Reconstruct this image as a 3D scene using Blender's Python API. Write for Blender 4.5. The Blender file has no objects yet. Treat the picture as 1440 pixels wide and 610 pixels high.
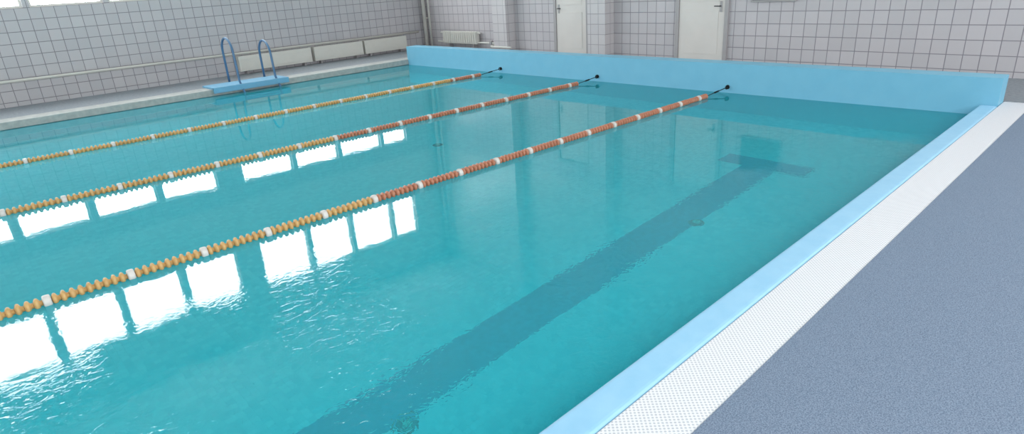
import bpy, bmesh, math, random
from mathutils import Vector, Matrix
random.seed(3)
S = bpy.context.scene
COL = S.collection
S.view_settings.view_transform = 'Standard'
S.view_settings.look = 'None'

def lin(r, g, b):
    f = lambda c: (c/255/12.92) if c/255 <= 0.04045 else ((c/255+0.055)/1.055)**2.4
    return (f(r), f(g), f(b), 1.0)

# ------------------------------------------------------------ materials
def new_mat(name):
    m = bpy.data.materials.new(name); m.use_nodes = True
    nt = m.node_tree; nt.nodes.clear()
    return m, nt, nt.nodes, nt.links

def pbr(name, col, rough=0.5, metal=0.0, noise=0.0, nscale=8.0, bump=0.0, bscale=60.0, col2=None, spec=0.5):
    m, nt, N, L = new_mat(name)
    out = N.new('ShaderNodeOutputMaterial'); p = N.new('ShaderNodeBsdfPrincipled')
    L.new(p.outputs[0], out.inputs[0])
    p.inputs['Roughness'].default_value = rough
    p.inputs['Metallic'].default_value = metal
    p.inputs['Specular IOR Level'].default_value = spec
    tc = N.new('ShaderNodeTexCoord')
    c2 = col2 or tuple([max(0, c*(1-noise)) for c in col[:3]]+[1])
    nz = N.new('ShaderNodeTexNoise'); nz.inputs['Scale'].default_value = nscale
    nz.inputs['Detail'].default_value = 5
    L.new(tc.outputs['Object'], nz.inputs['Vector'])
    rp = N.new('ShaderNodeValToRGB')
    rp.color_ramp.elements[0].position = 0.35; rp.color_ramp.elements[0].color = c2
    rp.color_ramp.elements[1].position = 0.65; rp.color_ramp.elements[1].color = col
    L.new(nz.outputs['Fac'], rp.inputs[0]); L.new(rp.outputs[0], p.inputs['Base Color'])
    if bump > 0:
        n2 = N.new('ShaderNodeTexNoise'); n2.inputs['Scale'].default_value = bscale
        L.new(tc.outputs['Object'], n2.inputs['Vector'])
        b = N.new('ShaderNodeBump'); b.inputs['Distance'].default_value = bump
        L.new(n2.outputs['Fac'], b.inputs['Height']); L.new(b.outputs[0], p.inputs['Normal'])
    return m

def tile_mat(name, axis, c1, c2, grout, size=0.2, top=2.75, plaster=None, mortar=0.006, rough=0.3):
    """square ceramic tiles up to height 'top', plaster above; axis = horizontal axis of wall"""
    m, nt, N, L = new_mat(name)
    out = N.new('ShaderNodeOutputMaterial'); p = N.new('ShaderNodeBsdfPrincipled')
    L.new(p.outputs[0], out.inputs[0])
    tc = N.new('ShaderNodeTexCoord'); sp = N.new('ShaderNodeSeparateXYZ')
    L.new(tc.outputs['Object'], sp.inputs[0])
    cb = N.new('ShaderNodeCombineXYZ')
    if axis == 'XY':
        L.new(sp.outputs['X'], cb.inputs[0]); L.new(sp.outputs['Y'], cb.inputs[1])
    elif axis == 'C':   # pilasters : use x+y
        ad = N.new('ShaderNodeMath'); L.new(sp.outputs['X'], ad.inputs[0]); L.new(sp.outputs['Y'], ad.inputs[1])
        L.new(ad.outputs[0], cb.inputs[0]); L.new(sp.outputs['Z'], cb.inputs[1])
    else:
        L.new(sp.outputs[axis], cb.inputs[0]); L.new(sp.outputs['Z'], cb.inputs[1])
    br = N.new('ShaderNodeTexBrick'); br.offset = 0; br.squash = 1
    br.inputs['Scale'].default_value = 1.0
    br.inputs['Brick Width'].default_value = size; br.inputs['Row Height'].default_value = size
    br.inputs['Mortar Size'].default_value = mortar; br.inputs['Mortar Smooth'].default_value = 0.3
    br.inputs['Color1'].default_value = c1; br.inputs['Color2'].default_value = c2
    br.inputs['Mortar'].default_value = grout
    L.new(cb.outputs[0], br.inputs['Vector'])
    bp = N.new('ShaderNodeBump'); bp.invert = True; bp.inputs['Distance'].default_value = 0.003
    L.new(br.outputs['Fac'], bp.inputs['Height']); L.new(bp.outputs[0], p.inputs['Normal'])
    p.inputs['Roughness'].default_value = rough
    last = br.outputs['Color']
    if plaster:
        gt = N.new('ShaderNodeMath'); gt.operation = 'GREATER_THAN'; gt.inputs[1].default_value = top
        L.new(sp.outputs['Z'], gt.inputs[0])
        mx = N.new('ShaderNodeMix'); mx.data_type = 'RGBA'
        L.new(gt.outputs[0], mx.inputs[0]); L.new(last, mx.inputs[6]); mx.inputs[7].default_value = plaster
        last = mx.outputs[2]
    L.new(last, p.inputs['Base Color'])
    return m

def emis(name, col, s):
    m, nt, N, L = new_mat(name)
    out = N.new('ShaderNodeOutputMaterial'); e = N.new('ShaderNodeEmission')
    e.inputs[0].default_value = col; e.inputs[1].default_value = s
    L.new(e.outputs[0], out.inputs[0]); return m

M = {}
M['tile_left'] = tile_mat('tiles_long_wall', 'X', lin(188,184,187), lin(180,177,181), lin(128,123,130), plaster=lin(212,209,203))
M['tile_back'] = tile_mat('tiles_end_wall', 'Y', lin(194,188,191), lin(187,182,185), lin(140,134,142), plaster=lin(212,209,203))
M['tile_pil'] = tile_mat('tiles_pilaster', 'C', lin(200,195,196), lin(195,190,192), lin(158,152,158), plaster=lin(212,209,203))
M['plaster'] = pbr('white_plaster', lin(215,212,206), 0.8, noise=0.05)
M['ceiling'] = pbr('ceiling_paint', lin(222,222,218), 0.9, noise=0.04)
M['deck'] = pbr('speckled_rubber_floor', lin(132,146,166), 0.75, nscale=190, col2=lin(90,106,128), bump=0.001, bscale=200)
M['deck_far'] = pbr('grey_floor_tiles', lin(140,146,152), 0.5, nscale=25, col2=lin(120,126,134))
M['coping_far'] = pbr('pale_stone_coping', lin(176,176,172), 0.5, nscale=12, col2=lin(158,160,158))
M['blue_wall'] = pbr('light_blue_paint', lin(122,184,210), 0.45, nscale=5, col2=lin(118,181,208), bump=0.001, bscale=30)
M['coping'] = pbr('light_blue_coping', lin(156,202,230), 0.4, nscale=9, col2=lin(148,197,227), bump=0.003, bscale=14)
M['basin'] = tile_mat('basin_mosaic', 'XY', lin(156,245,249), lin(126,228,237), lin(136,233,240), size=0.05, mortar=0.002, rough=0.5)
M['basin_wall'] = pbr('basin_wall_paint', lin(80,195,215), 0.5, noise=0.06)
M['line'] = pbr('dark_blue_lane_tiles', lin(20,138,178), 0.5, noise=0.25, nscale=22)
M['white'] = pbr('white_enamel', lin(212,209,202), 0.4, noise=0.03)
M['door'] = pbr('door_paint', lin(214,208,203), 0.4, noise=0.04, nscale=3)
M['frame'] = pbr('door_frame_grey', lin(166,162,163), 0.5, noise=0.05)
M['dark'] = pbr('black_metal', lin(30,32,34), 0.4, metal=0.5)
M['sign'] = pbr('grey_sign_board', lin(92,98,102), 0.4, noise=0.05)
M['steelblue'] = pbr('blue_painted_steel', lin(78,116,152), 0.3, noise=0.08)
M['step'] = pbr('blue_step_mat', lin(112,168,200), 0.5, noise=0.06)
M['bead_red'] = pbr('terracotta_plastic', lin(190,124,96), 0.4, noise=0.15, nscale=12)
M['bead_yel'] = pbr('amber_plastic', lin(214,168,108), 0.4, noise=0.15, nscale=12)
M['bead_wht'] = pbr('white_plastic', lin(218,210,204), 0.4, noise=0.05)
M['drain'] = pbr('green_bronze_drain', lin(120,190,160), 0.3, noise=0.5, nscale=40)
M['drain_dark'] = pbr('drain_cup_dark', lin(4,26,28), 0.5, noise=0.2)
M['daylight'] = emis('window_daylight', (0.93,0.97,1.0,1), 15.0)
M['daylight2'] = emis('window_daylight_soft', (0.96,0.98,1.0,1), 6.0)  # added fill glow for the panes behind the camera

def grate_mat():
    m, nt, N, L = new_mat('white_grating')
    out = N.new('ShaderNodeOutputMaterial'); p = N.new('ShaderNodeBsdfPrincipled')
    L.new(p.outputs[0], out.inputs[0]); p.inputs['Roughness'].default_value = 0.5
    tc = N.new('ShaderNodeTexCoord'); mp = N.new('ShaderNodeMapping')
    mp.inputs['Rotation'].default_value = (0, 0, math.radians(45))
    L.new(tc.outputs['Object'], mp.inputs[0])
    v = N.new('ShaderNodeTexVoronoi'); v.voronoi_dimensions = '2D'; v.inputs['Scale'].default_value = 62
    v.inputs['Randomness'].default_value = 0.0
    L.new(mp.outputs[0], v.inputs['Vector'])
    r = N.new('ShaderNodeValToRGB')
    r.color_ramp.elements[0].position = 0.2; r.color_ramp.elements[0].color = lin(190,191,198)
    r.color_ramp.elements[1].position = 0.42; r.color_ramp.elements[1].color = lin(232,230,233)
    L.new(v.outputs['Distance'], r.inputs[0]); L.new(r.outputs[0], p.inputs['Base Color'])
    b = N.new('ShaderNodeBump'); b.inputs['Distance'].default_value = 0.003
    L.new(r.outputs[0], b.inputs['Height']); L.new(b.outputs[0], p.inputs['Normal'])
    return m
M['grate'] = grate_mat()

def water_mat():
    m, nt, N, L = new_mat('pool_water')
    out = N.new('ShaderNodeOutputMaterial')
    tc = N.new('ShaderNodeTexCoord')
    def noise(scale, detail, dist=0.0, sx=1.0):
        mp = N.new('ShaderNodeMapping'); mp.inputs['Scale'].default_value = (sx, 1, 1)
        L.new(tc.outputs['Object'], mp.inputs[0])
        n = N.new('ShaderNodeTexNoise'); n.inputs['Scale'].default_value = scale
        n.inputs['Detail'].default_value = detail; n.inputs['Distortion'].default_value = dist
        L.new(mp.outputs[0], n.inputs['Vector']); return n.outputs['Fac']
    def math_(op, a, b=None):
        x = N.new('ShaderNodeMath'); x.operation = op
        for i, q in enumerate((a, b)):
            if q is None: continue
            if isinstance(q, (int, float)): x.inputs[i].default_value = q
            else: L.new(q, x.inputs[i])
        return x.outputs[0]
    big = noise(1.3, 1)
    med = noise(6, 1, 0.6)
    small = noise(20, 2, 1.0)
    patch = noise(1.1, 2)
    mr = N.new('ShaderNodeMapRange'); mr.inputs[1].default_value = 0.44; mr.inputs[2].default_value = 0.58
    mr.inputs[3].default_value = 0.10; mr.inputs[4].default_value = 1.0
    L.new(patch, mr.inputs[0])
    # calmer water away from the near corner
    sp = N.new('ShaderNodeSeparateXYZ'); L.new(tc.outputs['Object'], sp.inputs[0])
    far = N.new('ShaderNodeMapRange'); far.inputs[1].default_value = 2.6; far.inputs[2].default_value = 4.2
    far.inputs[3].default_value = 1.0; far.inputs[4].default_value = 0.05
    L.new(math_('ADD', sp.outputs['Y'], math_('MULTIPLY', sp.outputs['X'], 0.25)), far.inputs[0])
    h = math_('ADD', math_('MULTIPLY', big, 0.28), math_('MULTIPLY', med, 0.06))
    sm = math_('MULTIPLY', math_('MULTIPLY', small, 1.1), math_('MULTIPLY', mr.outputs[0], far.outputs[0]))
    h = math_('ADD', h, sm)
    b = N.new('ShaderNodeBump'); b.inputs['Distance'].default_value = 0.004
    L.new(h, b.inputs['Height'])
    fr = N.new('ShaderNodeFresnel'); fr.inputs['IOR'].default_value = 1.333
    L.new(b.outputs[0], fr.inputs['Normal'])
    gl = N.new('ShaderNodeBsdfGlossy'); gl.inputs['Roughness'].default_value = 0.02
    L.new(b.outputs[0], gl.inputs['Normal'])
    rf = N.new('ShaderNodeBsdfRefraction'); rf.inputs['IOR'].default_value = 1.333
    rf.inputs['Roughness'].default_value = 0.01; rf.inputs['Color'].default_value = (0.29, 0.95, 1.0, 1)
    L.new(b.outputs[0], rf.inputs['Normal'])
    df = N.new('ShaderNodeBsdfDiffuse'); df.inputs['Color'].default_value = (0.05, 0.61, 0.72, 1)
    L.new(b.outputs[0], df.inputs['Normal'])
    m1 = N.new('ShaderNodeMixShader'); m1.inputs[0].default_value = 0.66
    L.new(df.outputs[0], m1.inputs[1]); L.new(rf.outputs[0], m1.inputs[2])
    m2 = N.new('ShaderNodeMixShader')
    L.new(fr.outputs[0], m2.inputs[0]); L.new(m1.outputs[0], m2.inputs[1]); L.new(gl.outputs[0], m2.inputs[2])
    L.new(m2.outputs[0], out.inputs[0])
    return m
M['water'] = water_mat()

# ------------------------------------------------------------ mesh builder
class MB:
    def __init__(s, name, mats):
        s.name = name; s.v = []; s.f = []; s.mi = []; s.sm = []; s.mats = mats
    def idx(s, m): return s.mats.index(m)
    def box(s, x0, x1, y0, y1, z0, z1, m):
        b = len(s.v)
        s.v += [(x0,y0,z0),(x1,y0,z0),(x1,y1,z0),(x0,y1,z0),(x0,y0,z1),(x1,y0,z1),(x1,y1,z1),(x0,y1,z1)]
        for q in ((0,3,2,1),(4,5,6,7),(0,1,5,4),(1,2,6,5),(2,3,7,6),(3,0,4,7)):
            s.f.append(tuple(b+i for i in q)); s.mi.append(s.idx(m)); s.sm.append(False)
    def quad(s, pts, m):
        b = len(s.v); s.v += pts; s.f.append(tuple(range(b, b+len(pts)))); s.mi.append(s.idx(m)); s.sm.append(False)
    def lathe(s, p0, d, prof, m, seg=14):
        """prof list of (t, r) along direction d from p0"""
        d = Vector(d).normalized(); p0 = Vector(p0)
        a = d.orthogonal().normalized(); c = d.cross(a)
        base = len(s.v)
        for t, r in prof:
            for k in range(seg):
                an = 2*math.pi*k/seg
                s.v.append(tuple(p0 + d*t + (a*math.cos(an)+c*math.sin(an))*r))
        for i in range(len(prof)-1):
            for k in range(seg):
                k2 = (k+1) % seg
                s.f.append((base+i*seg+k, base+i*seg+k2, base+(i+1)*seg+k2, base+(i+1)*seg+k))
                s.mi.append(s.idx(m)); s.sm.append(True)
        s.f.append(tuple(base+k for k in reversed(range(seg)))); s.mi.append(s.idx(m)); s.sm.append(False)
        e = base+(len(prof)-1)*seg
        s.f.append(tuple(e+k for k in range(seg))); s.mi.append(s.idx(m)); s.sm.append(False)
    def tube(s, pts, r, m, seg=12):
        pts = [Vector(p) for p in pts]; base = len(s.v); n = len(pts)
        up = None
        for i, p in enumerate(pts):
            t = (pts[min(i+1, n-1)]-pts[max(i-1, 0)]).normalized()
            if up is None: up = t.orthogonal().normalized()
            up = (up - t*up.dot(t)).normalized(); w = t.cross(up)
            for k in range(seg):
                an = 2*math.pi*k/seg
                s.v.append(tuple(p+(up*math.cos(an)+w*math.sin(an))*r))
        for i in range(n-1):
            for k in range(seg):
                k2 = (k+1) % seg
                s.f.append((base+i*seg+k, base+i*seg+k2, base+(i+1)*seg+k2, base+(i+1)*seg+k))
                s.mi.append(s.idx(m)); s.sm.append(True)
        s.f.append(tuple(base+k for k in reversed(range(seg)))); s.mi.append(s.idx(m)); s.sm.append(False)
        e = base+(n-1)*seg
        s.f.append(tuple(e+k for k in range(seg))); s.mi.append(s.idx(m)); s.sm.append(False)
    def build(s, bevel=0.0, seg=2):
        me = bpy.data.meshes.new(s.name); me.from_pydata(s.v, [], s.f)
        for k in s.mats: me.materials.append(M[k])
        for p, i, q in zip(me.polygons, s.mi, s.sm): p.material_index = i; p.use_smooth = q
        me.update()
        o = bpy.data.objects.new(s.name, me); COL.objects.link(o)
        if bevel:
            b = o.modifiers.new('bevel', 'BEVEL'); b.width = bevel; b.segments = seg
            b.limit_method = 'ANGLE'; b.angle_limit = math.radians(50)
        return o

X0, XE, XB = -12.0, 8.55, 10.53      # pool start, pool end wall, back wall
YN, YF, YL, YR = 1.377, 12.6, 14.5, -2.6
ZD, ZC, DEP = 0.12, 6.2, -1.2
XR = -14.0                            # room start

# ------------------------------------------------------------ shell
b = MB('floor', ['deck', 'deck_far', 'coping_far'])
b.box(XR, XB, YR, 0.934, -0.3, ZD, 'deck')
b.box(XR, X0-0.0, 0.934, 13.0, -0.3, ZD, 'deck')
b.box(XE+0.3, XB, 0.934, 13.0, -0.3, ZD, 'deck_far')
b.box(XR, XB, 13.0, YL, -0.3, ZD, 'deck_far')
b.build()
b = MB('trim_far_coping', ['coping_far'])
b.box(X0, XE+0.3, YF-0.02, 13.0, 0.002, ZD+0.004, 'coping_far')
b.build(0.012)
b = MB('trim_near_coping', ['coping'])
b.box(X0, XE, 1.203, YN, -0.02, ZD, 'coping')
b.build(0.03, 4)
b = MB('gutter_grate', ['grate'])
b.box(X0, XE+0.3, 0.934, 1.203, 0.06, ZD-0.004, 'grate')
b.build(0.004)

LC = 2.905
b = MB('pool_basin', ['basin', 'basin_wall', 'line', 'blue_wall'])
b.box(X0, XE, 1.21, YF+0.2, DEP-0.15, DEP, 'basin')
b.box(X0, XE, 1.21, YN-0.02, DEP, -0.02, 'basin_wall')
b.box(X0, XE, YF, YF+0.2, DEP, 0.0, 'basin_wall')
b.box(X0, X0+0.15, YN-0.02, YF, DEP, 0.0, 'basin_wall')
b.box(X0+2, 6.45, LC-0.19, LC+0.19, DEP, DEP+0.004, 'line')
b.box(6.45, 6.75, LC-0.5, LC+0.5, DEP, DEP+0.004, 'line')
b.build()
b = MB('pool_end_wall', ['blue_wall', 'basin_wall'])
b.box(XE, XE+0.3, 1.21, YF, 0.0, 0.42, 'blue_wall')
b.box(XE, XE+0.3, 1.21, YF, DEP-0.15, 0.0, 'basin_wall')
b.build()
for i, (x, y) in enumerate([(4.83, 2.72), (1.5, 2.68), (4.9, 6.74)]):
    d = MB('pool_floor_inlet', ['drain', 'drain_dark'])
    d.lathe((x, y, DEP), (0,0,1), [(0,.072),(0.010,.072),(0.014,.066)], 'drain_dark', 28)
    d.lathe((x, y, DEP+0.012), (0,0,1), [(0,.036),(0.02,.036),(0.03,.028),(0.034,0.01)], 'drain', 24)
    d.build()

b = MB('pool_water', ['water'])
b.quad([(X0+0.15,YN-0.02,0),(XE,YN-0.02,0),(XE,YF,0),(X0+0.15,YF,0)], 'water')
b.build()

# long wall with two rows of windows
cells = []
base = [(8.75,9.5),(7.45,8.65),(6.2,7.35),(4.85,6.1)]
cells += base
x = 4.28
while x > XR+1.5:
    for k in range(4):
        w = 1.17
        cells.append((x-w, x)); x -= w+0.1
    x -= 0.45
cells = sorted(c for c in cells if c[0] > XR+0.2)
rows = [(1.80, 2.32), (3.9, 5.08)]
w = MB('wall_left', ['tile_left', 'plaster'])
def yb(x0,x1,z0,z1): w.box(x0,x1,YL,YL+0.3,z0,z1,'tile_left')
yb(XR, XB, -0.3, rows[0][0]); yb(XR, XB, rows[0][1], rows[1][0]); yb(XR, XB, rows[1][1], ZC)
for z0, z1 in rows:
    px = XR
    for c in cells:
        yb(px, c[0], z0, z1); px = c[1]
    yb(px, XB, z0, z1)
w.build()
n = 1
for z0, z1 in rows:
    for c in cells:
        q = MB('window_%d' % n, ['daylight', 'white']); n += 1
        q.quad([(c[0],YL+0.12,z0),(c[1],YL+0.12,z0),(c[1],YL+0.12,z1),(c[0],YL+0.12,z1)], 'daylight')
        f = 0.04
        q.box(c[0],c[1],YL+0.06,YL+0.11,z0,z0+f,'white'); q.box(c[0],c[1],YL+0.06,YL+0.11,z1-f,z1,'white')
        q.box(c[0],c[0]+f,YL+0.06,YL+0.11,z0+f,z1-f,'white'); q.box(c[1]-f,c[1],YL+0.06,YL+0.11,z0+f,z1-f,'white')
        q.build()

b = MB('wall_back', ['tile_back', 'tile_pil']); b.box(XB, XB+0.3, YR, YL+0.3, -0.3, ZC, 'tile_back')
for y0, y1 in ((8.0, 8.45), (10.89, 11.35)):   # pilasters of the end wall
    b.box(XB-0.3, XB, y0, y1, ZD, ZC, 'tile_pil')
b.build()
b = MB('wall_front', ['plaster']); b.box(XR-0.3, XR, YR, YL+0.3, -0.3, ZC, 'plaster'); b.build()
b = MB('ceiling', ['ceiling'])
b.box(XR-0.3, XB+0.3, YR-0.3, YL+0.3, ZC, ZC+0.2, 'ceiling'); b.build()
# unseen near-side wall, its tall glowing panes added as fill light
w = MB('wall_right', ['plaster'])
w.box(XR, XB, YR-0.3, YR, -0.3, 1.2, 'plaster'); w.box(XR, XB, YR-0.3, YR, 4.8, ZC, 'plaster')
xs = [XR+0.6+i*3.0 for i in range(8)]; px = XR
for x in xs:
    w.box(px, x, YR-0.3, YR, 1.2, 4.8, 'plaster'); px = x+2.4
w.box(px, XB, YR-0.3, YR, 1.2, 4.8, 'plaster'); w.build()
for x in xs:  # invented panes, put in to brighten the hall
    q = MB('window_%d' % n, ['daylight2', 'white']); n += 1
    yy = YR-0.12
    q.quad([(x,yy,1.2),(x,yy,4.8),(x+2.4,yy,4.8),(x+2.4,yy,1.2)], 'daylight2')
    for k in range(4): q.box(x+k*0.785, x+k*0.785+0.045, yy+0.01, yy+0.06, 1.2, 4.8, 'white')
    for z in (1.2, 2.9, 4.75): q.box(x, x+2.4, yy+0.01, yy+0.07, z, z+0.05, 'white')
    q.build()

# doors
def door(i, y0, y1, hy):
    d = MB('door_%d' % i, ['door', 'frame', 'dark', 'white'])
    top = ZD+2.15; f = 0.07
    d.box(XB-0.05, XB-0.002, y0-f, y0, ZD, top+f, 'frame'); d.box(XB-0.05, XB-0.002, y1, y1+f, ZD, top+f, 'frame')
    d.box(XB-0.05, XB-0.002, y0, y1, top, top+f, 'frame')
    d.box(XB-0.03, XB-0.002, y0+0.004, y1-0.004, ZD+0.01, top-0.004, 'door')
    d.box(XB-0.036, XB-0.03, y0+0.12, y1-0.12, ZD+0.15, ZD+0.9, 'door')
    d.box(XB-0.036, XB-0.03, y0+0.12, y1-0.12, ZD+1.05, top-0.15, 'door')
    d.box(XB-0.04, XB-0.03, hy-0.022, hy+0.022, 1.0, 1.18, 'frame')
    d.tube([(XB-0.035,hy,1.1),(XB-0.09,hy,1.1),(XB-0.09,hy+(0.10 if hy < (y0+y1)/2 else -0.10),1.1)], 0.009, 'dark', 8)
    d.build(0.003)
door(1, 8.7, 9.55, 9.47)
door(2, 5.57, 6.48, 5.65)
b = MB('notice_board', ['sign', 'frame'])
b.box(XB-0.03, XB-0.002, 4.36, 5.12, 1.15, 1.8, 'frame'); b.box(XB-0.036, XB-0.03, 4.39, 5.09, 1.18, 1.77, 'sign'); b.build(0.004)

# vertical pipes at the corner
b = MB('heating_riser_pipe', ['white'])
b.tube([(XB-0.12, YL-0.2, ZD), (XB-0.12, YL-0.2, ZC-0.01)], 0.055, 'white', 16)
b.tube([(XB-0.12, YL-0.42, ZD), (XB-0.12, YL-0.42, ZC-0.01)], 0.03, 'white', 12)
for z in (0.9, 2.4, 4.2):
    b.box(XB-0.12, XB-0.002, YL-0.27, YL-0.13, z, z+0.03, 'white')
b.build()

# convectors along the long wall
for x0, x1 in ((5.26, 7.0), (7.08, 8.42), (8.48, 9.77)):
    c = MB('heating_convector', ['white', 'frame'])
    y0, y1, z0, z1 = YL-0.16, YL-0.01, ZD+0.07, ZD+0.40
    c.box(x0, x1, y0, y1, z0, z1, 'white')
    c.box(x0+0.03, x1-0.03, y0-0.008, y0, z0+0.05, z1-0.06, 'white')
    k = x0+0.05
    while k < x1-0.08:
        c.box(k, k+0.03, y0+0.03, y1-0.03, z1, z1+0.004, 'frame'); k += 0.05
    for xx in (x0+0.15, x1-0.2):
        c.box(xx, xx+0.05, y0+0.03, y1, ZD, z0, 'frame')
    c.build(0.008)
b = MB('heating_supply_pipe', ['white', 'frame'])
b.tube([(XR+0.1, YL-0.09, ZD+0.455), (XB-0.3, YL-0.09, ZD+0.455)], 0.028, 'white', 12)
x = XR+0.5
while x < XB-0.5:
    b.box(x, x+0.03, YL-0.09, YL-0.002, ZD+0.44, ZD+0.47, 'frame'); x += 1.5
b.build()

# sectional radiator on the back wall + pipes
r = MB('sectional_radiator', ['white', 'frame'])
y = 12.15
while y < 13.5:
    r.box(XB-0.17, XB-0.06, y, y+0.07, ZD+0.16, ZD+0.47, 'white')
    r.box(XB-0.19, XB-0.17, y+0.015, y+0.055, ZD+0.18, ZD+0.45, 'white'); y += 0.085
r.tube([(XB-0.11, 12.05, ZD+0.43), (XB-0.11, 13.65, ZD+0.43)], 0.022, 'white')
r.tube([(XB-0.11, 13.8, ZD+0.2), (XB-0.11, 11.5, ZD+0.2), (XB-0.14, 11.45, ZD+0.19), (XB-0.34, 11.42, ZD+0.16), (XB-0.36, 11.38, ZD+0.15), (XB-0.36, 10.7, ZD+0.15)], 0.022, 'white')
r.box(XB-0.15, XB-0.07, 11.62, 11.7, ZD+0.16, ZD+0.26, 'frame')
for yy in (12.3, 13.3): r.box(XB-0.15, XB-0.002, yy, yy+0.03, ZD, ZD+0.2, 'frame')
r.build(0.012)

# ------------------------------------------------------------ lane ropes
def lane(p_left, p_end, anchor_y, thr):
    pl, pe = Vector(p_left), Vector(p_end)
    d = (pe-pl).normalized()
    start = pl + d*((-10.5-pl.x)/d.x)
    L = (pe-start).length
    o = MB('lane_rope', ['bead_red', 'bead_yel', 'bead_wht', 'dark', 'white'])
    pitch = 0.048; n = int(L/pitch)
    for i in range(n):
        t = L-(i+1)*pitch
        p = start + d*t
        if i % 10 == 4:
            o.lathe(p, d, [(0,.026),(0.003,.040),(0.012,.043),(0.034,.043),(0.043,.040),(0.046,.026)], 'bead_wht', 14)
        else:
            m = 'bead_red' if p.x > thr else 'bead_yel'
            j = random.uniform(0.94, 1.04)
            o.lathe(p, d, [(0,.019),(0.004,.029),(0.010,.039*j),(0.018,.042*j),(0.026,.038*j),(0.031,.026),(0.035,.018),(0.047,.018)], m, 14)
    a = Vector((XE-0.002, anchor_y, 0.085))
    e = pe
    o.tube([start, e], 0.006, 'dark', 6)
    mid1 = e.lerp(a, 0.35); mid2 = e.lerp(a, 0.8)
    o.tube([e, mid1, mid2, a], 0.006, 'dark', 8)
    dd = (a-e).normalized()
    o.lathe(mid1, dd, [(0,.006),(0.01,.013),(0.10,.013),(0.11,.006)], 'dark', 10)
    # eyelet on the wall
    o.lathe(a-Vector((0.012,0,0)), (1,0,0), [(0,.030),(0.012,.032)], 'dark', 16)
    ring = [a+Vector((-0.035+0.025*math.cos(t), 0, 0.025*math.sin(t))) for t in [k*math.pi/8 for k in range(17)]]
    o.tube(ring, 0.007, 'dark', 8)
    o.build()
lane((1.29, 4.60, 0.018), (8.08, 4.49, 0.022), 4.42, 2.6)
lane((2.19, 7.10, 0.018), (8.10, 6.92, 0.022), 6.85, 3.5)
lane((3.06, 9.48, 0.018), (8.08, 9.42, 0.022), 9.33, 7.3)

# ------------------------------------------------------------ pool ladder
l = MB('pool_ladder', ['steelblue', 'step'])
def rail(x, top):
    pts = [(x, 13.15, ZD)]
    R = 0.27; cy = 12.88
    pts.append((x, 13.15, top-R-0.1))
    for k in range(0, 13):
        a = math.pi*k/12
        pts.append((x, cy+R*math.cos(a), top-R+R*math.sin(a)))
    pts += [(x, 12.59, 0.2), (x, 12.44, 0.0), (x, 12.44, -1.0)]
    l.tube(pts, 0.022, 'steelblue', 14)
    l.lathe((x, 13.15, ZD), (0,0,1), [(0,.05),(0.012,.05),(0.02,.03)], 'steelblue', 16)
rail(4.55, 1.02); rail(5.28, 0.90)
for z in (-0.15, -0.42, -0.7, -0.95):
    l.box(4.55, 5.28, 12.38, 12.5, z, z+0.03, 'steelblue')
# blue footing plate carried by the rails
l.box(4.0, 5.5, 12.5, 13.1, ZD+0.006, ZD+0.04, 'step')
l.box(4.0, 5.5, 12.47, 12.52, ZD-0.06, ZD+0.04, 'step')
l.build()

# ------------------------------------------------------------ world + camera
wd = bpy.data.worlds.new('world'); S.world = wd; wd.use_nodes = True
wd.node_tree.nodes['Background'].inputs[0].default_value = (0.8, 0.9, 1, 1)
wd.node_tree.nodes['Background'].inputs[1].default_value = 0.6

cam = bpy.data.cameras.new('camera'); co = bpy.data.objects.new('camera', cam); COL.objects.link(co)
cam.sensor_width = 36; cam.lens = 36*862/1440; cam.clip_start = 0.05
R = Matrix(((0.7184, 0.2910, -0.6319), (-0.6927, 0.2214, -0.6864), (-0.0598, 0.9309, 0.3605)))
co.matrix_world = Matrix.Translation((0, 0, 1.75)) @ R.to_4x4()
S.camera = co
